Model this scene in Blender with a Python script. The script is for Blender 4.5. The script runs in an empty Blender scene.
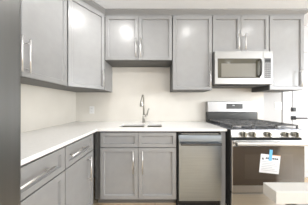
import bpy, bmesh, math, random
from mathutils import Vector, Matrix
random.seed(4)
S = bpy.context.scene
COL = S.collection

# ------------------------------------------------------------------ camera, world, lights, exposure
D = 2.05            # camera distance from the back wall (back wall is y = 0)
CZ = 1.18
cam_d = bpy.data.cameras.new('camera')
cam_d.sensor_width = 36
cam_d.lens = 126 / 308 * 36
cam_d.shift_x = -1 / 308
cam_d.shift_y = 2.5 / 308
cam_d.clip_start = 0.02
cam = bpy.data.objects.new('camera', cam_d)
COL.objects.link(cam)
cam.location = (0, -D, CZ)
cam.rotation_euler = (math.radians(90), 0, 0)
S.camera = cam

W = bpy.data.worlds.new('world')
S.world = W
W.use_nodes = True
W.node_tree.nodes['Background'].inputs[0].default_value = (0.78, 0.87, 1.0, 1)
W.node_tree.nodes['Background'].inputs[1].default_value = 1.2

S.view_settings.view_transform = 'Standard'
S.view_settings.look = 'None'
S.view_settings.gamma = 1
S.view_settings.use_curve_mapping = False
S.view_settings.exposure = 0.12

def area(name, loc, rot, sx, sy, power, color=(1, 1, 1), shape='RECTANGLE'):
    l = bpy.data.lights.new(name, 'AREA')
    l.shape = shape
    l.size = sx
    l.size_y = sy
    l.energy = power
    l.color = color
    o = bpy.data.objects.new(name, l)
    COL.objects.link(o)
    o.location = loc
    o.rotation_euler = rot
    return o

REAR = -4.4         # rear wall, behind the camera
RIGHT = 4.6
LEFT = -1.29
CEIL = 2.46
WIN = (-0.7, 2.3, 0.75, 2.2)
# daylight standing in the rear window opening
area('window_daylight', ((WIN[0] + WIN[1]) / 2, REAR - 0.16, (WIN[2] + WIN[3]) / 2), (math.radians(90), 0, 0),
     WIN[1] - WIN[0], WIN[3] - WIN[2], 14, (0.95, 0.98, 1.0))
RWIN = (-4.2, -2.0, 0.8, 2.25)      # right wall window: y0, y1, z0, z1
area('window_daylight', (RIGHT + 0.16, (RWIN[0] + RWIN[1]) / 2, (RWIN[2] + RWIN[3]) / 2), (math.radians(90), 0, math.radians(90)),
     RWIN[1] - RWIN[0], RWIN[3] - RWIN[2], 230, (0.95, 0.98, 1.0))
LAMP_SPOTS = [(-0.49, -0.76), (0.54, -0.76), (1.55, -0.76), (2.32, -0.76),
              (-0.39, -2.6), (0.9, -2.6), (2.2, -2.6)]
LAMP_POWER = [7, 2.6, 2.1, 0.9, 27, 7, 3]

# ------------------------------------------------------------------ materials
def mat(name, color, rough=0.5, metal=0.0, spec=0.5, bump=None, ior=None):
    m = bpy.data.materials.new(name)
    m.use_nodes = True
    b = m.node_tree.nodes['Principled BSDF']
    b.inputs['Base Color'].default_value = (*color, 1)
    b.inputs['Roughness'].default_value = rough
    b.inputs['Metallic'].default_value = metal
    b.inputs['Specular IOR Level'].default_value = spec
    if ior:
        b.inputs['IOR'].default_value = ior
    return m

def noise_color(m, c0, c1, scale=(5, 5, 5), nscale=3.0, detail=3.0, rough=None):
    nt = m.node_tree
    b = nt.nodes['Principled BSDF']
    tc = nt.nodes.new('ShaderNodeTexCoord')
    mp = nt.nodes.new('ShaderNodeMapping')
    mp.inputs['Scale'].default_value = scale
    n = nt.nodes.new('ShaderNodeTexNoise')
    n.inputs['Scale'].default_value = nscale
    n.inputs['Detail'].default_value = detail
    r = nt.nodes.new('ShaderNodeValToRGB')
    r.color_ramp.elements[0].position = 0.35
    r.color_ramp.elements[1].position = 0.65
    r.color_ramp.elements[0].color = (*c0, 1)
    r.color_ramp.elements[1].color = (*c1, 1)
    nt.links.new(tc.outputs['Object'], mp.inputs['Vector'])
    nt.links.new(mp.outputs['Vector'], n.inputs['Vector'])
    nt.links.new(n.outputs['Fac'], r.inputs['Fac'])
    nt.links.new(r.outputs['Color'], b.inputs['Base Color'])
    if rough:
        mr = nt.nodes.new('ShaderNodeMapRange')
        mr.inputs['To Min'].default_value = rough[0]
        mr.inputs['To Max'].default_value = rough[1]
        nt.links.new(n.outputs['Fac'], mr.inputs['Value'])
        nt.links.new(mr.outputs['Result'], b.inputs['Roughness'])
    return m

M = {}
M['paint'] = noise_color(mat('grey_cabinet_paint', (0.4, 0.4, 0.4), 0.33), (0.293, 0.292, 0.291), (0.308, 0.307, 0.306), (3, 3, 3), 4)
M['shaded_carcass'] = mat('shade_darkened_carcass', (0.11, 0.11, 0.109), 0.5)  # cabinet grey darkened: puts shade into door gaps and cabinet undersides
M['toe'] = mat('grey_toe_kick', (0.2, 0.19, 0.18), 0.6)
M['crown'] = mat('grey_crown_paint', (0.29, 0.29, 0.288), 0.4)
M['quartz'] = noise_color(mat('white_quartz', (0.85, 0.84, 0.82), 0.22), (0.86, 0.85, 0.83), (0.90, 0.89, 0.875), (6, 6, 6), 6, 5)
M['slab'] = mat('off_white_slab', (0.58, 0.565, 0.535), 0.45)
M['splash'] = noise_color(mat('cream_backsplash', (0.78, 0.73, 0.65), 0.42), (0.72, 0.685, 0.62), (0.76, 0.725, 0.66), (1.5, 1.5, 1.5), 2, 4)
M['wall'] = mat('white_wall_paint', (0.62, 0.62, 0.625), 0.7)
M['ceil'] = mat('ceiling_paint', (0.83, 0.85, 0.88), 0.8)
M['white'] = mat('white_trim_paint', (0.68, 0.68, 0.69), 0.4)
M['plate'] = mat('white_plastic', (0.85, 0.84, 0.82), 0.35)
M['slot'] = mat('dark_slot', (0.08, 0.08, 0.08), 0.6)
M['black'] = mat('black_plastic', (0.012, 0.012, 0.012), 0.4)
M['gap'] = mat('black_shadow_gap', (0.01, 0.01, 0.01), 0.8)
M['iron'] = noise_color(mat('black_cast_iron', (0.06, 0.06, 0.06), 0.3), (0.07, 0.07, 0.07), (0.14, 0.14, 0.14), (20, 20, 20), 8)
M['steel'] = noise_color(mat('brushed_steel', (0.7, 0.69, 0.67), 0.3, 1.0), (0.64, 0.635, 0.63), (0.68, 0.675, 0.67), (1.2, 60, 60), 2, 2, (0.28, 0.34))
M['steel'].node_tree.nodes['Principled BSDF'].inputs['Anisotropic'].default_value = 0.75
M['steel'].node_tree.nodes['Principled BSDF'].inputs['Anisotropic Rotation'].default_value = 0.25
M['dwsteel'] = noise_color(mat('dishwasher_steel', (0.45, 0.44, 0.42), 0.3, 1.0), (0.33, 0.365, 0.40), (0.36, 0.395, 0.43), (1.2, 60, 60), 2, 2, (0.28, 0.34))
M['dwhandle'] = mat('dark_steel_handle', (0.10, 0.10, 0.10), 0.35, 1.0)
M['handlesteel'] = mat('oven_handle_steel', (0.52, 0.51, 0.49), 0.4, 1.0)
M['panelsteel'] = mat('range_panel_steel', (0.62, 0.605, 0.58), 0.4, 1.0)
M['bgsteel'] = mat('backguard_steel', (0.46, 0.455, 0.45), 0.3, 1.0)
M['mwsteel'] = mat('microwave_steel', (0.40, 0.395, 0.385), 0.42, 1.0)
M['fridge'] = noise_color(mat('fridge_steel', (0.4, 0.4, 0.4), 0.35, 1.0), (0.25, 0.25, 0.245), (0.265, 0.265, 0.26), (25, 25, 0.6), 2, 2)
M['nickel'] = mat('brushed_nickel', (0.80, 0.79, 0.78), 0.32, 1.0)
M['faucet'] = mat('faucet_nickel', (0.46, 0.445, 0.41), 0.3, 1.0)
M['sink'] = mat('sink_steel', (0.44, 0.42, 0.33), 0.35, 1.0)
M['glass'] = mat('dark_oven_glass', (0.055, 0.040, 0.028), 0.08, 0.0, 0.5, ior=1.8)
M['inner'] = mat('oven_window_tint', (0.07, 0.053, 0.038), 0.12, 0.0, 0.5, ior=1.7)
M['cook'] = mat('steel_cooktop', (0.30, 0.31, 0.35), 0.3, 1.0)
M['mwframe'] = mat('microwave_glass_border', (0.06, 0.055, 0.035), 0.15)
M['mwscreen'] = mat('microwave_screen', (0.19, 0.18, 0.15), 0.3)
M['key'] = mat('keypad_grey', (0.13, 0.13, 0.13), 0.4)
M['keylight'] = mat('keypad_button', (0.40, 0.40, 0.40), 0.4)
M['display'] = mat('display_panel', (0.06, 0.06, 0.057), 0.25)
M['knob'] = mat('knob_metal', (0.42, 0.41, 0.36), 0.3, 1.0)
M['knobface'] = mat('knob_face_grey', (0.10, 0.10, 0.085), 0.3)
M['paper'] = mat('white_paper', (0.84, 0.84, 0.84), 0.8)
M['ink'] = mat('black_ink', (0.03, 0.03, 0.04), 0.8)
M['greyink'] = mat('grey_ink', (0.45, 0.45, 0.48), 0.8)
M['orangeink'] = mat('orange_ink', (0.75, 0.35, 0.12), 0.8)
M['tape'] = mat('blue_tape', (0.16, 0.50, 0.80), 0.6)
M['stone'] = mat('grey_stone_edge', (0.42, 0.40, 0.375), 0.5)

# wood floor: planks
fm = bpy.data.materials.new('oak_planks')
fm.use_nodes = True
nt = fm.node_tree
b = nt.nodes['Principled BSDF']
b.inputs['Roughness'].default_value = 0.35
tc = nt.nodes.new('ShaderNodeTexCoord')
br = nt.nodes.new('ShaderNodeTexBrick')
br.inputs['Color1'].default_value = (0.66, 0.51, 0.335, 1)
br.inputs['Color2'].default_value = (0.74, 0.59, 0.40, 1)
br.inputs['Mortar'].default_value = (0.16, 0.10, 0.06, 1)
br.inputs['Scale'].default_value = 1
br.inputs['Mortar Size'].default_value = 0.002
br.inputs['Brick Width'].default_value = 1.2
br.inputs['Row Height'].default_value = 0.13
ns = nt.nodes.new('ShaderNodeTexNoise')
mp = nt.nodes.new('ShaderNodeMapping')
mp.inputs['Scale'].default_value = (2, 30, 2)
ns.inputs['Scale'].default_value = 2
mx = nt.nodes.new('ShaderNodeMixRGB')
mx.blend_type = 'OVERLAY'
mx.inputs[0].default_value = 0.35
nt.links.new(tc.outputs['Object'], br.inputs['Vector'])
nt.links.new(tc.outputs['Object'], mp.inputs['Vector'])
nt.links.new(mp.outputs['Vector'], ns.inputs['Vector'])
nt.links.new(br.outputs['Color'], mx.inputs[1])
nt.links.new(ns.outputs['Fac'], mx.inputs[2])
nt.links.new(mx.outputs[0], b.inputs['Base Color'])
M['floor'] = fm

em = bpy.data.materials.new('lamp_lens')
em.use_nodes = True
e = em.node_tree.nodes['Principled BSDF']
e.inputs['Base Color'].default_value = (0.9, 0.9, 0.9, 1)
e.inputs['Emission Color'].default_value = (1, 0.96, 0.9, 1)
e.inputs['Emission Strength'].default_value = 3
M['lens'] = em

gm = bpy.data.materials.new('window_glass')
gm.use_nodes = True
gn = gm.node_tree.nodes
gn.remove(gn['Principled BSDF'])
gt, gg, gx = gn.new('ShaderNodeBsdfTransparent'), gn.new('ShaderNodeBsdfGlossy'), gn.new('ShaderNodeMixShader')
gg.inputs['Roughness'].default_value = 0.02
gx.inputs[0].default_value = 0.07
gm.node_tree.links.new(gt.outputs[0], gx.inputs[1])
gm.node_tree.links.new(gg.outputs[0], gx.inputs[2])
gm.node_tree.links.new(gx.outputs[0], gn['Material Output'].inputs[0])
M['pane'] = gm

# ------------------------------------------------------------------ mesh helpers
class MB:
    def __init__(s):
        s.bm = bmesh.new()

    def _merge(s, t):
        me = bpy.data.meshes.new('t')
        t.to_mesh(me)
        t.free()
        s.bm.from_mesh(me)
        bpy.data.meshes.remove(me)

    def box(s, x0, x1, y0, y1, z0, z1, bev=0.0, seg=2):
        t = bmesh.new()
        bmesh.ops.create_cube(t, size=1)
        for v in t.verts:
            v.co = Vector(((x0 + x1) / 2 + v.co.x * (x1 - x0), (y0 + y1) / 2 + v.co.y * (y1 - y0), (z0 + z1) / 2 + v.co.z * (z1 - z0)))
        if bev:
            bmesh.ops.bevel(t, geom=t.edges[:], offset=bev, segments=seg, profile=0.5, affect='EDGES')
        s._merge(t)
        return s

    def cyl(s, p0, p1, r0, r1=None, seg=16):
        r1 = r0 if r1 is None else r1
        p0, p1 = Vector(p0), Vector(p1)
        t = bmesh.new()
        bmesh.ops.create_cone(t, cap_ends=True, segments=seg, radius1=r0, radius2=r1, depth=(p1 - p0).length)
        q = Vector((0, 0, 1)).rotation_difference((p1 - p0).normalized())
        bmesh.ops.transform(t, matrix=Matrix.Translation((p0 + p1) / 2) @ q.to_matrix().to_4x4(), verts=t.verts)
        for f in t.faces:
            if len(f.verts) == 4:
                f.smooth = True
        s._merge(t)
        return s

    def tube(s, pts, r, seg=12):
        pts = [Vector(p) for p in pts]
        rr = r if isinstance(r, (list, tuple)) else [r] * len(pts)
        t = bmesh.new()
        rings = []
        up = None
        for i, p in enumerate(pts):
            a = pts[max(i - 1, 0)]
            c = pts[min(i + 1, len(pts) - 1)]
            d = (c - a).normalized()
            if up is None:
                up = d.orthogonal().normalized()
            up = (up - d * up.dot(d)).normalized()
            side = d.cross(up)
            rings.append([t.verts.new(p + rr[i] * (math.cos(k * 2 * math.pi / seg) * up + math.sin(k * 2 * math.pi / seg) * side)) for k in range(seg)])
        for i in range(len(pts) - 1):
            for k in range(seg):
                f = t.faces.new((rings[i][k], rings[i][(k + 1) % seg], rings[i + 1][(k + 1) % seg], rings[i + 1][k]))
                f.smooth = True
        t.faces.new(rings[0][::-1])
        t.faces.new(rings[-1])
        bmesh.ops.recalc_face_normals(t, faces=t.faces)
        s._merge(t)
        return s

    def prism(s, poly, z0, z1):
        t = bmesh.new()
        lo = [t.verts.new((x, y, z0)) for x, y in poly]
        hi = [t.verts.new((x, y, z1)) for x, y in poly]
        t.faces.new(lo[::-1])
        t.faces.new(hi)
        n = len(poly)
        for i in range(n):
            t.faces.new((lo[i], lo[(i + 1) % n], hi[(i + 1) % n], hi[i]))
        bmesh.ops.recalc_face_normals(t, faces=t.faces)
        s._merge(t)
        return s

    def slab(s, xs, ys, inside, z0, z1):
        t = bmesh.new()
        vt, vb = {}, {}
        def g(dic, i, j, z):
            if (i, j) not in dic:
                dic[(i, j)] = t.verts.new((xs[i], ys[j], z))
            return dic[(i, j)]
        nx, ny = len(xs) - 1, len(ys) - 1
        ins = lambda i, j: 0 <= i < nx and 0 <= j < ny and inside((xs[i] + xs[i + 1]) / 2, (ys[j] + ys[j + 1]) / 2)
        for i in range(nx):
            for j in range(ny):
                if not ins(i, j):
                    continue
                q = [(i, j), (i + 1, j), (i + 1, j + 1), (i, j + 1)]
                t.faces.new([g(vt, *k, z1) for k in q])
                t.faces.new([g(vb, *k, z0) for k in q][::-1])
                for (di, dj), (a, c) in (((0, -1), (q[0], q[1])), ((1, 0), (q[1], q[2])), ((0, 1), (q[2], q[3])), ((-1, 0), (q[3], q[0]))):
                    if not ins(i + di, j + dj):
                        t.faces.new((g(vb, *a, z0), g(vb, *c, z0), g(vt, *c, z1), g(vt, *a, z1)))
        bmesh.ops.recalc_face_normals(t, faces=t.faces)
        s._merge(t)
        return s

    def shaker(s, x0, x1, z0, z1, y_front=-0.02, y_back=-0.001, rail=0.058, depth=0.016):
        """Shaker front: flat frame with a recessed centre panel, facing -y."""
        t = bmesh.new()
        bmesh.ops.create_cube(t, size=1)
        for v in t.verts:
            v.co = Vector(((x0 + x1) / 2 + v.co.x * (x1 - x0), (y_front + y_back) / 2 + v.co.y * (y_back - y_front), (z0 + z1) / 2 + v.co.z * (z1 - z0)))
        bmesh.ops.bevel(t, geom=t.edges[:], offset=0.0018, segments=1, affect='EDGES')
        t.faces.ensure_lookup_table()
        f = max((f for f in t.faces if f.normal.y < -0.99), key=lambda f: f.calc_area())
        bmesh.ops.inset_region(t, faces=[f], thickness=rail, depth=0)
        bmesh.ops.inset_region(t, faces=[f], thickness=0.009, depth=-depth)
        s._merge(t)
        return s

    def build(s, name, material, parent=None, loc=None):
        me = bpy.data.meshes.new(name)
        s.bm.to_mesh(me)
        s.bm.free()
        me.materials.append(material)
        o = bpy.data.objects.new(name, me)
        COL.objects.link(o)
        if parent:
            o.parent = parent
        if loc:
            o.location = loc
        return o

def tag(o, label, cat, group=None):
    o['label'] = label
    o['category'] = cat
    if group:
        o['group'] = group
    return o

def thing(name, label, cat, loc=(0, 0, 0), rz=0.0, group=None):
    o = bpy.data.objects.new(name, None)
    o.empty_display_size = 0.1
    COL.objects.link(o)
    o.location = loc
    o.rotation_euler = (0, 0, rz)
    return tag(o, label, cat, group)

def struct(o):
    o['kind'] = 'structure'
    return o

def bar_pull(parent, p, axis, length, off=0.034, r=0.0058):
    """Bar handle: rod on two posts; p is its centre on the door face (facing -y)."""
    x, y, z = p
    h = length / 2
    m = MB()
    if axis == 'z':
        m.cyl((x, y - off, z - h), (x, y - off, z + h), r)
        for k in (-1, 1):
            m.cyl((x, y + 0.0005, z + k * (h - 0.03)), (x, y - off, z + k * (h - 0.03)), r * 0.8)
    else:
        m.cyl((x - h, y - off, z), (x + h, y - off, z), r)
        for k in (-1, 1):
            m.cyl((x + k * (h - 0.03), y + 0.0005, z), (x + k * (h - 0.03), y - off, z), r * 0.8)
    return m.build('handle', M['nickel'], parent)

# ------------------------------------------------------------------ room shell
struct(MB().box(LEFT - 0.1, RIGHT + 0.1, REAR - 0.1, 0.1, -0.06, 0).build('floor', M['floor']))
struct(MB().box(LEFT - 0.1, RIGHT + 0.1, REAR - 0.1, 0.1, CEIL, CEIL + 0.06).build('ceiling', M['ceil']))
struct(MB().box(LEFT - 0.1, RIGHT + 0.1, 0, 0.1, 0, CEIL).build('wall_back', M['wall']))
struct(MB().box(LEFT - 0.1, LEFT, REAR, 0, 0, CEIL).build('wall_left', M['wall']))
m = MB()
m.box(RIGHT, RIGHT + 0.1, REAR, RWIN[0], 0, CEIL)
m.box(RIGHT, RIGHT + 0.1, RWIN[1], 0, 0, CEIL)
m.box(RIGHT, RIGHT + 0.1, RWIN[0], RWIN[1], 0, RWIN[2])
m.box(RIGHT, RIGHT + 0.1, RWIN[0], RWIN[1], RWIN[3], CEIL)
struct(m.build('wall_right', M['wall']))
m = MB()
m.box(LEFT - 0.1, WIN[0], REAR - 0.1, REAR, 0, CEIL)
m.box(WIN[1], RIGHT + 0.1, REAR - 0.1, REAR, 0, CEIL)
m.box(WIN[0], WIN[1], REAR - 0.1, REAR, 0, WIN[2])
m.box(WIN[0], WIN[1], REAR - 0.1, REAR, WIN[3], CEIL)
struct(m.build('wall_rear', M['wall']))
m = MB()
fw = 0.05
m.box(WIN[0], WIN[1], REAR - 0.08, REAR - 0.03, WIN[2], WIN[2] + fw)
m.box(WIN[0], WIN[1], REAR - 0.08, REAR - 0.03, WIN[3] - fw, WIN[3])
for x in (WIN[0], WIN[0] + (WIN[1] - WIN[0]) / 2 - fw / 2, WIN[1] - fw):
    m.box(x, x + fw, REAR - 0.08, REAR - 0.03, WIN[2] + fw, WIN[3] - fw)
win = struct(m.build('window_1', M['white']))
xm = (WIN[0] + WIN[1]) / 2
for a, c in ((WIN[0] + fw, xm - fw / 2), (xm + fw / 2, WIN[1] - fw)):
    MB().box(a, c, REAR - 0.06, REAR - 0.056, WIN[2] + fw, WIN[3] - fw).build('pane', M['pane'], win)

m = MB()
ymid = (RWIN[0] + RWIN[1]) / 2
m.box(RIGHT + 0.03, RIGHT + 0.08, RWIN[0], RWIN[1], RWIN[2], RWIN[2] + fw)
m.box(RIGHT + 0.03, RIGHT + 0.08, RWIN[0], RWIN[1], RWIN[3] - fw, RWIN[3])
for y in (RWIN[0], ymid - fw / 2, RWIN[1] - fw):
    m.box(RIGHT + 0.03, RIGHT + 0.08, y, y + fw, RWIN[2] + fw, RWIN[3] - fw)
win = struct(m.build('window_2', M['white']))
for a, c in ((RWIN[0] + fw, ymid - fw / 2), (ymid + fw / 2, RWIN[1] - fw)):
    MB().box(RIGHT + 0.056, RIGHT + 0.06, a, c, RWIN[2] + fw, RWIN[3] - fw).build('pane', M['pane'], win)

# backsplash slabs on the back and left walls
SP_END = 1.756
struct(MB().box(LEFT + 0.0125, SP_END, -0.012, -0.0005, 0.90, 1.80).build('trim_1', M['splash']))
struct(MB().box(LEFT + 0.0005, LEFT + 0.012, -1.583, -0.0005, 0.90, 1.42).build('trim_2', M['splash']))

# white panelled door on the back wall, right of the cabinets, with its casing
DX0, DX1, DZ = 2.14, 2.96, 2.03
m = MB()
m.box(DX0 - 0.075, DX0 - 0.002, -0.014, -0.0005, 0, DZ + 0.075, 0.003)
m.box(DX1 + 0.005, DX1 + 0.075, -0.02, -0.0005, 0, DZ + 0.075, 0.003)
m.box(DX0 - 0.005, DX1 + 0.005, -0.02, -0.0005, DZ + 0.005, DZ + 0.075, 0.003)
struct(m.build('trim_3', M['white']))
m = MB()
m.box(DX0, DX1, -0.012, -0.0005, 0.008, DZ)
door = struct(m.build('door_1', M['white']))
for z0, z1 in ((0.12, 0.98), (1.06, 1.93)):
    MB().shaker(DX0 + 0.08, DX1 - 0.08, z0, z1, -0.02, -0.0122, 0.03, 0.006).build('door_panel', M['white'], door)
hz = 0.972
m = MB()
m.box(DX0 + 0.058, DX0 + 0.13, -0.022, -0.0125, hz - 0.033, hz + 0.033, 0.003)
m.cyl((DX0 + 0.094, -0.022, hz), (DX0 + 0.094, -0.06, hz), 0.011)
m.box(DX0 + 0.085, DX0 + 0.262, -0.07, -0.056, hz - 0.010, hz + 0.010, 0.004)
m.build('lever_handle', M['black'], door)
m = MB()
m.box(DX0 + 0.058, DX0 + 0.13, -0.024, -0.0125, 1.075, 1.141, 0.003)
m.cyl((DX0 + 0.094, -0.024, 1.108), (DX0 + 0.094, -0.036, 1.108), 0.022)
m.build('deadbolt', M['black'], door)

# crown moulding along the cabinet tops
def crown(path, name):
    """Stepped crown profile swept along the cabinet fronts (path: x, y; room side on the left of travel is out)."""
    prof = [(0.0, 2.403), (0.010, 2.403), (0.012, 2.417), (0.024, 2.424), (0.040, 2.434), (0.056, 2.442), (0.060, 2.447), (0.060, CEIL - 0.0005), (0.0, CEIL - 0.0005)]
    t = bmesh.new()
    P = [Vector(p) for p in path]
    nrm = []
    for i in range(len(P) - 1):
        d = (P[i + 1] - P[i]).normalized()
        nrm.append(Vector((d.y, -d.x)))
    rings = []
    for i, p in enumerate(P):
        if i == 0:
            off = nrm[0]
        elif i == len(P) - 1:
            off = nrm[-1]
        else:
            s_ = nrm[i - 1] + nrm[i]
            off = s_ / (1 + nrm[i - 1].dot(nrm[i]))
        rings.append([t.verts.new((p.x + off.x * o, p.y + off.y * o, z)) for o, z in prof])
    n = len(prof)
    for i in range(len(P) - 1):
        for k in range(n):
            t.faces.new((rings[i][k], rings[i][(k + 1) % n], rings[i + 1][(k + 1) % n], rings[i + 1][k]))
    t.faces.new(rings[0])
    t.faces.new(rings[-1][::-1])
    bmesh.ops.recalc_face_normals(t, faces=t.faces)
    m = MB()
    m._merge(t)
    return m.build(name, M['crown'])

# ------------------------------------------------------------------ wall cabinets
UB, UT = 1.385, 2.40          # door bottom / top
XR = 2.032
struct(crown([(-0.974, -1.58), (-0.974, -0.674), (-0.690, -0.316), (XR, -0.316), (XR, -0.002)], 'trim_4'))
UP_G = None
def wall_cabinet(x0, x1, z0, doors, label, depth=0.315, handle_len=0.25, hz=None):
    """doors: list of (x0, x1, handle x or None). Built in world space facing -y."""
    t = thing('wall_cabinet', label, 'cabinet', ((x0 + x1) / 2, -depth / 2, z0))
    ox, oy, oz = t.location
    y = -depth
    MB().box(x0 + 0.002 - ox, x1 - 0.002 - ox, y - oy, -0.013 - oy, 0, UT - z0 + 0.0, 0.0).build('body', M['shaded_body'], t)
    for a, c, hx in doors:
        dr = MB().shaker(a - ox, c - ox, 0.004, UT - z0 - 0.004, y - 0.02 - oy, y - 0.001 - oy).build('door', M['paint'], t)
        if hx is not None:
            hc = 0.03 + handle_len / 2 if hz is None else hz
            bar_pull(dr, (hx - ox, y - 0.02 - oy, hc), 'z', handle_len)
    return t
M['shaded_body'] = M['shaded_carcass']
wall_cabinet(-0.6885, 0.237, 1.79, [(-0.676, -0.227, -0.256), (-0.223, 0.232, -0.194)],
             'wide short grey wall cabinet with two doors above the sink')
wall_cabinet(0.239, 0.782, UB, [(0.244, 0.777, 0.744)],
             'tall single-door grey wall cabinet left of the microwave', handle_len=0.22)
wall_cabinet(0.784, 1.556, 1.895, [(0.789, 1.168, 1.126), (1.172, 1.551, 1.214)],
             'short two-door grey wall cabinet directly above the microwave', handle_len=0.22, hz=0.135)
wall_cabinet(1.558, XR, UB, [(1.563, XR - 0.003, 1.962)],
             'tall single-door grey wall cabinet at right end, right of the microwave', handle_len=0.25)

# left wall: two-door cabinet facing +x (local x runs towards the back wall)
t = thing('wall_cabinet', 'tall two-door grey wall cabinet on the left wall beside the refrigerator', 'cabinet', (-0.975, -1.582, UB), math.radians(90))
L = 1.582 - 0.677
MB().box(0, L, 0, 0.3025, 0, UT - UB).build('body', M['shaded_carcass'], t)
seam = 1.582 - 1.148
for a, c, hx in ((0.004, seam - 0.0015, seam - 0.028), (seam + 0.0015, L - 0.004, seam + 0.030)):
    dr = MB().shaker(a, c, 0.004, UT - UB - 0.004).build('door', M['paint'], t)
    bar_pull(dr, (hx, -0.02, 0.155), 'z', 0.25)

# diagonal corner cabinet
A = Vector((-0.975, -0.675))
B = Vector((-0.690, -0.3155))
ang = math.atan2(B.y - A.y, B.x - A.x)
t = thing('corner_cabinet', 'tall grey wall cabinet with angled door across the left corner', 'cabinet', (A.x, A.y, UB), ang)
R = Matrix.Rotation(-ang, 2)
poly = [R @ (Vector(p) - A) for p in ((A.x, A.y), (B.x, B.y), (B.x, -0.013), (LEFT + 0.013, -0.013), (LEFT + 0.013, A.y))]
MB().prism([(p.x, p.y) for p in poly], 0, UT - UB).build('body', M['shaded_carcass'], t)  # darkened tone paints the shade on the underside
side = [R @ (Vector(p) - A) for p in ((B.x - 0.001, B.y), (B.x + 0.0008, B.y), (B.x + 0.0008, -0.013), (B.x - 0.001, -0.013))]
MB().prism([(p.x, p.y) for p in side], 0.0005, UT - UB - 0.0005).build('side_panel', M['paint'], t)
stile = MB().box(0.0, 0.0165, -0.0025, -0.0005, 0.001, UT - UB - 0.001).build('stile', M['paint'], t)
Ld = (B - A).length
dr = MB().shaker(0.018, Ld - 0.016, 0.004, UT - UB - 0.004, rail=0.052).build('door', M['paint'], t)
bar_pull(dr, (Ld - 0.045, -0.02, 0.145), 'z', 0.22)

# ------------------------------------------------------------------ base cabinets
BT = 0.885                     # top of the base boxes
def base_fronts(t, specs):
    for kind, x0, x1, z0, z1, hp in specs:
        if kind == 'drawer':
            o = MB().shaker(x0, x1, z0, z1, rail=0.050).build('drawer', M['paint'], t)
        elif kind == 'false_front':
            o = MB().shaker(x0, x1, z0, z1, rail=0.050).build('false_front', M['paint'], t)
        else:
            o = MB().shaker(x0, x1, z0, z1).build('door', M['paint'], t)
        if hp:
            bar_pull(o, (hp[0], -0.02, hp[1]), hp[2], hp[3])

# sink base on the back wall (local x from its left side, front at y = 0)
SX0, SX1 = -0.622, 0.243
t = thing('sink_base_cabinet', 'grey base cabinet under the sink with two false drawer fronts over two doors', 'cabinet', (SX0, -0.61, 0))
w = SX1 - SX0
m = MB()
m.box(0, 0.018, 0, 0.597, 0.105, BT)
m.box(w - 0.018, w, 0, 0.597, 0.105, BT)
m.box(0.018, w - 0.018, 0, 0.597, 0.105, 0.123)
m.box(0.018, w - 0.018, 0, 0.018, 0.123, BT)
m.box(0.018, w - 0.018, 0.585, 0.597, 0.123, BT)
m.build('body', M['shaded_carcass'], t)
MB().box(0, w, 0.08, 0.095, 0.0, 0.1045).build('toe_kick', M['toe'], t)
MB().box(-0.0575, -0.001, -0.004, 0.012, 0.105, BT).build('filler_strip', M['shaded_carcass'], t)
MB().box(-0.062, -0.001, 0.082, 0.093, 0.0, 0.1045).build('toe_kick', M['toe'], t)
h = w / 2
base_fronts(t, [('false_front', 0.004, h - 0.002, 0.703, 0.868, None), ('false_front', h + 0.002, w - 0.004, 0.703, 0.868, None),
                ('door', 0.004, h - 0.002, 0.116, 0.695, (h - 0.052, 0.545, 'z', 0.25)), ('door', h + 0.002, w - 0.004, 0.116, 0.695, (h + 0.052, 0.545, 'z', 0.25))])

# left run, facing +x
def left_base(d0, d1, label, dh, dhl, door_handle):
    """d0 (near the fridge) > d1 (near the corner) are distances from the back wall."""
    t = thing('base_cabinet', label, 'cabinet', (-0.685, -d0, 0), math.radians(90))
    w = d0 - d1
    MB().box(0, w, 0, 0.59, 0.105, BT).build('body', M['shaded_carcass'], t)
    MB().box(0, w, 0.08, 0.095, 0, 0.1045).build('toe_kick', M['toe'], t)
    base_fronts(t, [('drawer', 0.004, w - 0.004, 0.703, 0.868, (d0 - dh, 0.79, 'x', dhl)),
                    ('door', 0.004, w - 0.004, 0.116, 0.695, door_handle and (d0 - door_handle, 0.545, 'z', 0.25))])
    return t
left_base(1.113, 0.686, 'grey base cabinet on the left run nearest the corner, drawer over one door', 0.975, 0.23, 0.80)
left_base(1.581, 1.115, 'grey base cabinet on the left run beside the refrigerator, drawer over one door', 1.385, 0.26, None)

# ------------------------------------------------------------------ countertop, sink, faucet
BOWLS = ((-0.445, -0.135), (-0.095, 0.085))
SY0, SY1 = -0.535, -0.275
xs = [LEFT + 0.0125, -0.645, BOWLS[0][0], BOWLS[0][1], BOWLS[1][0], BOWLS[1][1], 0.803]
ys = [-1.582, -0.65, SY0, SY1, -0.0125]
def inside(x, y):
    if y < -0.65:
        return x < -0.645
    if SY0 < y < SY1:
        for a, c in BOWLS:
            if a < x < c:
                return False
    return True
ct = MB().slab(xs, ys, inside, 0.887, 0.915).build('countertop', M['quartz'])
bv = ct.modifiers.new('bevel', 'BEVEL')
bv.width = 0.002
bv.segments = 2
bv.limit_method = 'ANGLE'
tag(ct, 'white L-shaped stone countertop over the grey base cabinets', 'countertop')

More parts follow.
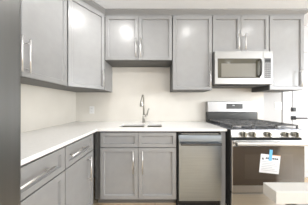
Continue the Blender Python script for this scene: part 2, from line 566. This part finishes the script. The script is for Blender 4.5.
t = thing('kitchen_sink', 'stainless double-bowl sink set into the white countertop', 'sink', (-0.19, -0.405, 0.70))
m = MB()
for a, c in BOWLS:
    a0, c0 = a + 0.19, c + 0.19
    y0, y1 = SY0 + 0.405, SY1 + 0.405
    zt, zb, th = 0.1865, 0.0, 0.003
    a1, c1, y01, y11 = a0 - 0.006, c0 + 0.006, y0 - 0.006, y1 + 0.006
    m.box(a1, c1, y01, y11, zb, zb + th)
    m.box(a1 - th, a1, y01 - th, y11 + th, zb, zt)
    m.box(c1, c1 + th, y01 - th, y11 + th, zb, zt)
    m.box(a1, c1, y01 - th, y01, zb, zt)
    m.box(a1, c1, y11, y11 + th, zb, zt)
m.build('bowl', M['sink'], t)
for a, c in BOWLS:
    xc = (a + c) / 2 + 0.19
    MB().cyl((xc, 0, 0.0035), (xc, 0, 0.008), 0.042, 0.038, 20).build('drain', M['nickel'], t)

fx, fy = -0.165, -0.20
t = thing('kitchen_faucet', 'brushed nickel pull-down faucet behind the sink', 'faucet', (fx, fy, 0.9155))
m = MB()
m.cyl((0, 0, 0), (0, 0, 0.012), 0.027, 0.025, 24)
m.cyl((0, 0, 0.012), (0, 0, 0.13), 0.021, 0.018, 24)
m.build('base', M['faucet'], t)
arc = [(0, 0, 0.13), (0, 0, 0.27)]
for k in range(1, 13):
    a = math.pi * 0.86 * k / 12
    arc.append((-0.01 * k / 12, -0.085 + 0.085 * math.cos(a), 0.27 + 0.13 * math.sin(a)))
MB().tube(arc, 0.012).build('spout', M['faucet'], t)
m = MB()
m.tube([(-0.010, -0.160, 0.345), (-0.011, -0.170, 0.318), (-0.012, -0.176, 0.285), (-0.012, -0.178, 0.252), (-0.012, -0.178, 0.244)], [0.015, 0.018, 0.022, 0.026, 0.022], 18)
m.build('spray_head', M['faucet'], t)
m = MB()
m.cyl((0.015, 0, 0.11), (0.050, 0, 0.11), 0.015, 0.015, 18)
m.tube([(0.044, 0, 0.112), (0.056, -0.003, 0.15), (0.064, -0.006, 0.185), (0.078, -0.01, 0.215)], [0.011, 0.010, 0.010, 0.011])
m.build('lever', M['faucet'], t)

# ------------------------------------------------------------------ dishwasher and filler
DWX0, DWX1 = 0.246, 0.742
t = thing('dishwasher', 'stainless dishwasher built in between the sink cabinet and the range', 'dishwasher', (DWX0, -0.61, 0))
w = DWX1 - DWX0
m = MB()
m.box(0.002, w - 0.002, 0, 0.58, 0.03, 0.884)
m.build('body', M['gap'], t)
MB().box(0.002, w - 0.002, 0.035, 0.05, 0.0, 0.0295).box(0.006, w - 0.03, -0.012, -0.001, 0.072, 0.108).build('toe_kick', M['black'], t)
def profile_x(pr, x0, x1):
    q = bmesh.new()
    e0 = [q.verts.new((x0, y, z)) for y, z in pr]
    e1 = [q.verts.new((x1, y, z)) for y, z in pr]
    q.faces.new(e0)
    q.faces.new(e1[::-1])
    for k in range(len(pr)):
        q.faces.new((e0[k], e0[(k + 1) % len(pr)], e1[(k + 1) % len(pr)], e1[k]))
    bmesh.ops.recalc_face_normals(q, faces=q.faces)
    return q
m = MB()
m._merge(profile_x([(-0.001, 0.112), (-0.037, 0.112), (-0.040, 0.116), (-0.040, 0.755), (-0.0398, 0.785), (-0.0388, 0.812), (-0.0365, 0.835), (-0.033, 0.841), (-0.001, 0.843)], 0.020, w - 0.003))
m.build('door', M['dwsteel'], t)
m = MB()
m.box(0.020, w - 0.003, -0.026, -0.001, 0.848, 0.868, 0.003)
cp = m.build('control_panel', M['black'], t)
m = MB()
m.box(0.05, w - 0.03, -0.0272, -0.0262, 0.853, 0.858)
m.build('control_strip', M['steel'], cp)
m = MB()
hz = 0.752
m.box(0.034, w - 0.018, -0.085, -0.068, hz - 0.012, hz + 0.012, 0.005)
for x in (0.05, w - 0.05):
    m.box(x - 0.012, x + 0.012, -0.07, -0.0404, hz - 0.009, hz + 0.003, 0.002)
m.build('handle', M['dwhandle'], t)
tag(MB().box(0.7445, 0.800, -0.62, -0.02, 0, 0.8865, 0.001).build('filler_panel', M['paint']),
    'narrow grey filler panel between the dishwasher and the range', 'panel')

# ------------------------------------------------------------------ range
RX0, RX1 = 0.813, 1.585
rw = RX1 - RX0
FR = 0.69                       # body front distance from the back wall
t = thing('gas_range', 'stainless gas range with black grates and a paper taped on its oven door', 'range', (RX0, -FR, 0))
MB().box(0, rw, 0, 0.635, 0.05, 0.905, 0.003).build('body', M['gap'], t)
for x in (0.05, rw - 0.05):
    for y in (0.06, 0.57):
        MB().cyl((x, y, 0), (x, y, 0.05), 0.018).build('leg', M['black'], t)
MB().box(0.004, rw - 0.004, -0.022, -0.001, 0.055, 0.240, 0.004).build('storage_drawer', M['steel'], t)
# oven door
m = MB()
m.box(0.004, rw - 0.004, -0.03, -0.001, 0.253, 0.805, 0.004)
od = m.build('oven_door', M['steel'], t)
MB().box(0.007, rw - 0.010, -0.0325, -0.0303, 0.332, 0.746, 0.001).build('door_glass', M['glass'], od)
MB().box(0.13, rw - 0.13, -0.0335, -0.0327, 0.40, 0.66).build('window', M['inner'], od)
m = MB()
hz = 0.782
hz = 0.779
m.box(0.012, rw - 0.012, -0.078, -0.052, hz - 0.021, hz + 0.021, 0.0125, 5)
for x in (0.04, rw - 0.04):
    m.box(x - 0.014, x + 0.014, -0.06, -0.0302, hz - 0.012, hz + 0.012, 0.002)
m.build('handle', M['handlesteel'], od)
for x in (0.012, rw - 0.026):
    MB().box(x, x + 0.014, -0.0805, -0.0787, hz - 0.016, hz + 0.016).build('handle_end_cap', M['black'], od)
# control panel with five knobs
m = MB()
q = bmesh.new()
pr = [(-0.024, 0.837), (-0.026, 0.841), (-0.012, 0.910), (-0.009, 0.9125), (-0.001, 0.9125), (-0.001, 0.837)]
e0 = [q.verts.new((0, y, z)) for y, z in pr]
e1 = [q.verts.new((rw, y, z)) for y, z in pr]
q.faces.new(e0)
q.faces.new(e1[::-1])
for k in range(len(pr)):
    q.faces.new((e0[k], e0[(k + 1) % len(pr)], e1[(k + 1) % len(pr)], e1[k]))
bmesh.ops.recalc_face_normals(q, faces=q.faces)
m._merge(q)
cp = m.build('control_panel', M['panelsteel'], t)
for px in (243.7, 252.8, 268.2, 285.7, 295.5):
    kx = (px - 155) * (D - 0.72) / 126 - RX0
    k = MB()
    k.cyl((kx, -0.0262, 0.872), (kx, -0.032, 0.872), 0.030, 0.028, 24)
    k.cyl((kx, -0.0105, 0.872), (kx, -0.0265, 0.872), 0.022, 0.022, 24)
    k.cyl((kx, -0.032, 0.872), (kx, -0.050, 0.872), 0.029, 0.026, 24)
    k.box(kx - 0.007, kx + 0.007, -0.064, -0.048, 0.848, 0.896, 0.002)
    kn = k.build('knob', M['knob'], t)
    MB().cyl((kx, -0.0498, 0.872), (kx, -0.0512, 0.872), 0.025, 0.024, 24).build('knob_face', M['knobface'], kn)
# cooktop, burners, grates
MB().box(0.0, rw, -0.018, 0.58, 0.9135, 0.922, 0.003).build('cooktop', M['cook'], t)
for bx, by, r in ((0.16, 0.14, 0.05), (0.16, 0.43, 0.04), (rw / 2, 0.285, 0.055), (rw - 0.16, 0.14, 0.055), (rw - 0.16, 0.43, 0.04)):
    m = MB()
    m.cyl((bx, by, 0.9225), (bx, by, 0.934), r, r * 0.95, 24)
    bu = m.build('burner', M['nickel'], t)
    MB().cyl((bx, by, 0.9342), (bx, by, 0.942), r * 0.8, r * 0.72, 24).build('burner_cap', M['iron'], bu)
gw = (rw - 0.04) / 3
for i in range(3):
    x0 = 0.02 + i * gw + 0.003
    x1 = x0 + gw - 0.006
    y0, y1 = 0.012, 0.565
    m = MB()
    zt0, zt1 = 0.950, 0.964
    for y in (y0, y1 - 0.014):
        m.box(x0, x1, y, y + 0.014, zt0, zt1, 0.003)
    for x in (x0, x1 - 0.014):
        m.box(x, x + 0.014, y0, y1, zt0, zt1, 0.003)
    xc = (x0 + x1) / 2
    m.box(xc - 0.006, xc + 0.006, y0 + 0.01, y1 - 0.01, zt0 + 0.001, zt1 + 0.003, 0.003)
    for y in (0.10, 0.19, 0.285, 0.38, 0.47):
        m.box(x0 + 0.01, x1 - 0.01, y - 0.006, y + 0.006, zt0 + 0.001, zt1 + 0.002, 0.003)
    for x in (x0, x1 - 0.014):
        for y in (y0, (y0 + y1) / 2, y1 - 0.014):
            m.box(x, x + 0.014, y, y + 0.014, 0.9225, zt0 + 0.002, 0.002)
    m.build('grate', M['iron'], t)
# backguard
m = MB()
m.box(0, rw, 0.585, 0.66, 0.905, 1.07, 0.002)
m.build('backguard_base', M['display'], t)
bg = MB().box(-0.003, rw + 0.003, 0.575, 0.66, 1.071, 1.235, 0.006).build('backguard', M['bgsteel'], t)
MB().box(0.285, 0.535, 0.571, 0.5745, 1.12, 1.20, 0.001).build('display', M['display'], bg)
m = MB()
m.box(0.375, 0.408, 0.5695, 0.5707, 1.168, 1.182)
m.build('display_digits', M['keylight'], bg)

# paper taped on the oven door
yn = -FR - 0.0345
t = thing('paper_notice', 'tilted white paper notice taped on the oven door glass', 'notice', (1.207, yn, 0.56))
t.rotation_euler = (0, math.radians(6), 0)
m = MB()
m.box(-0.104, 0.104, -0.0012, 0, -0.098, 0.098)
m.build('sheet', M['paper'], t)
m = MB()
m.prism([(-0.092, 0.040), (-0.066, 0.040), (-0.079, 0.066)], 0, 0.0006)
lg = m.build('logo', M['ink'], t)
lg.rotation_euler = (math.radians(90), 0, 0)
lg.location = (0, -0.0013, 0)
m = MB()
xx = -0.050
random.seed(2)
while xx < 0.085:
    ww = random.uniform(0.008, 0.02)
    m.box(xx, min(xx + ww, 0.092), -0.0019, -0.0013, 0.050, 0.066)
    xx += ww + 0.004
m.build('heading', M['ink'], t)
m = MB()
for k in range(6):
    m.box(-0.085, 0.03 + 0.05 * ((k * 7) % 3) / 2, -0.0018, -0.0013, 0.018 - k * 0.018, 0.022 - k * 0.018)
m.build('text_lines', M['greyink'], t)
MB().box(-0.02, 0.104, -0.0019, -0.0013, 0.091, 0.098).build('colour_border', M['orangeink'], t)
MB().box(-0.018, 0.014, -0.0032, -0.0022, 0.035, 0.150).build('tape', M['tape'], t)

# ------------------------------------------------------------------ microwave
MX0, MX1, MZ0, MZ1 = 0.788, 1.552, 1.455, 1.889
t = thing('microwave_oven', 'stainless over-the-range microwave under the short wall cabinet', 'microwave', (MX0, -0.36, MZ0))
mw, mh = MX1 - MX0, MZ1 - MZ0
MB().box(0, mw, 0, 0.345, 0, mh, 0.003).build('body', M['key'], t)
MB().box(0.02, mw - 0.02, 0.03, 0.30, -0.012, -0.0005, 0.002).build('vent_base', M['black'], t)
px = lambda v: (v - 155) * (D - 0.392) / 126 - MX0
pz = lambda v: CZ + (105 - v) * (D - 0.392) / 126 - MZ0
dx1 = px(263)
d_ = MB().box(0, dx1, -0.032, -0.001, 0.0, mh, 0.004).build('door', M['mwsteel'], t)
MB().box(px(217.8), px(260.5), -0.035, -0.0323, pz(78), pz(58.5), 0.001).build('window_border', M['mwframe'], d_)
MB().box(px(221.2), px(256), -0.0365, -0.0352, pz(77), pz(63.6), 0.001).build('window', M['mwscreen'], d_)
m = MB()
hx = px(258.6)
m.tube([(hx, -0.034, pz(60)), (hx, -0.065, pz(60.5)), (hx, -0.075, pz(63)), (hx, -0.075, pz(73)), (hx, -0.065, pz(76)), (hx, -0.034, pz(76.5))], 0.010)
m.build('handle', M['display'], d_)
cp = MB().box(dx1 + 0.002, mw, -0.032, -0.001, 0.0, mh, 0.004).build('control_panel', M['mwsteel'], t)
MB().box(px(264.4), px(271), -0.0345, -0.0323, pz(78.5), pz(58), 0.001).build('keypad', M['key'], cp)
m = MB()
for r in range(7):
    for c in range(3):
        cx, cz = px(265.6 + c * 2.1), pz(64 + r * 2.1)
        m.box(cx - 0.006, cx + 0.006, -0.0357, -0.0347, cz - 0.004, cz + 0.004)
m.build('buttons', M['keylight'], cp)
MB().box(px(265), px(270.4), -0.0357, -0.0347, pz(62), pz(59.3)).build('display', M['black'], cp)

# ------------------------------------------------------------------ refrigerator at the left edge
t = thing('refrigerator', 'tall grey stainless refrigerator cut off by the left edge', 'refrigerator', (-0.866, -2.05, 0))
MB().box(-0.39, 0.31, -0.46, 0.46, 0.03, 1.79, 0.006).build('body', M['fridge'], t)
for x in (-0.33, 0.25):
    for y in (-0.4, 0.4):
        MB().cyl((x, y, 0), (x, y, 0.03), 0.02).build('foot', M['black'], t)
for z0, z1, a, c in ((0.75, 1.79, -0.46, -0.002), (0.75, 1.79, 0.002, 0.464), (0.06, 0.742, -0.46, 0.464)):
    nm = 'door' if z0 > 0.5 else 'freezer_drawer'
    o = MB().box(0.313, 0.378, a, c, z0, z1, 0.010, 3).build(nm, M['fridge'], t)
    m = MB()
    if nm == 'door':
        y = -0.05 if a < -0.1 else 0.05
        m.cyl((0.43, y, 0.95), (0.43, y, 1.6), 0.011)
        for z in (1.0, 1.55):
            m.cyl((0.377, y, z), (0.43, y, z), 0.009)
    else:
        m.cyl((0.43, -0.3, 0.66), (0.43, 0.3, 0.66), 0.011)
        for y in (-0.25, 0.25):
            m.cyl((0.377, y, 0.66), (0.43, y, 0.66), 0.009)
    m.build('handle', M['nickel'], o)

# ------------------------------------------------------------------ low counter end at lower right
t = thing('low_counter', 'white slab end of a low counter in front of the range, lower right', 'counter', (1.15, -1.186, 0))
MB().box(-0.22, 0.55, -0.035, 0.035, 0, 0.539).build('base', M['paint'], t)
MB().box(-0.367, 0.58, -0.05, 0.05, 0.54, 0.62, 0.003).build('top', M['slab'], t)

# ------------------------------------------------------------------ wall plates
def wall_plate(x, z, w, h, label, kind):
    y = -0.0125 if x < SP_END else -0.0005
    t = thing('wall_outlet' if kind == 'outlet' else 'light_switch', label, 'outlet' if kind == 'outlet' else 'switch', (x, y, z))
    MB().box(-w / 2, w / 2, -0.006, 0, -h / 2, h / 2, 0.002).build('plate', M['plate'], t)
    if kind == 'outlet':
        for dz in (-0.02, 0.02):
            r = MB().box(-0.016, 0.016, -0.0085, -0.0062, dz - 0.014, dz + 0.014, 0.001).build('receptacle', M['plate'], t)
            MB().box(-0.008, -0.005, -0.0092, -0.0087, dz - 0.006, dz + 0.006).box(0.005, 0.008, -0.0092, -0.0087, dz - 0.006, dz + 0.006).build('slots', M['slot'], r)
    else:
        for dx in (-0.023, 0.023):
            MB().box(dx - 0.016, dx + 0.016, -0.010, -0.0062, -0.033, 0.033, 0.002).build('rocker', M['white'], t)
wall_plate(-1.02, 1.10, 0.075, 0.118, 'white outlet plate on the backsplash under the corner cabinet', 'outlet')
wall_plate(2.0, 1.165, 0.118, 0.118, 'white double light switch on the wall between range and door', 'switch')

# ------------------------------------------------------------------ recessed ceiling lights
for i, (x, y) in enumerate(LAMP_SPOTS):
    t = thing('recessed_light', 'round recessed ceiling light in the ceiling of the kitchen', 'light', (x, y, CEIL), 0, 'recessed ceiling lights')
    m = MB()
    m.cyl((0, 0, -0.008), (0, 0, -0.0008), 0.075, 0.08, 28)
    m.build('trim_ring', M['white'], t)
    MB().cyl((0, 0, -0.0105), (0, 0, -0.0085), 0.058, 0.058, 28).build('lens', M['lens'], t)
    l = area('lamp_light', (x, y, CEIL - 0.014), (0, 0, 0), 0.11, 0.11, LAMP_POWER[i], (1, 0.985, 0.965), 'DISK')
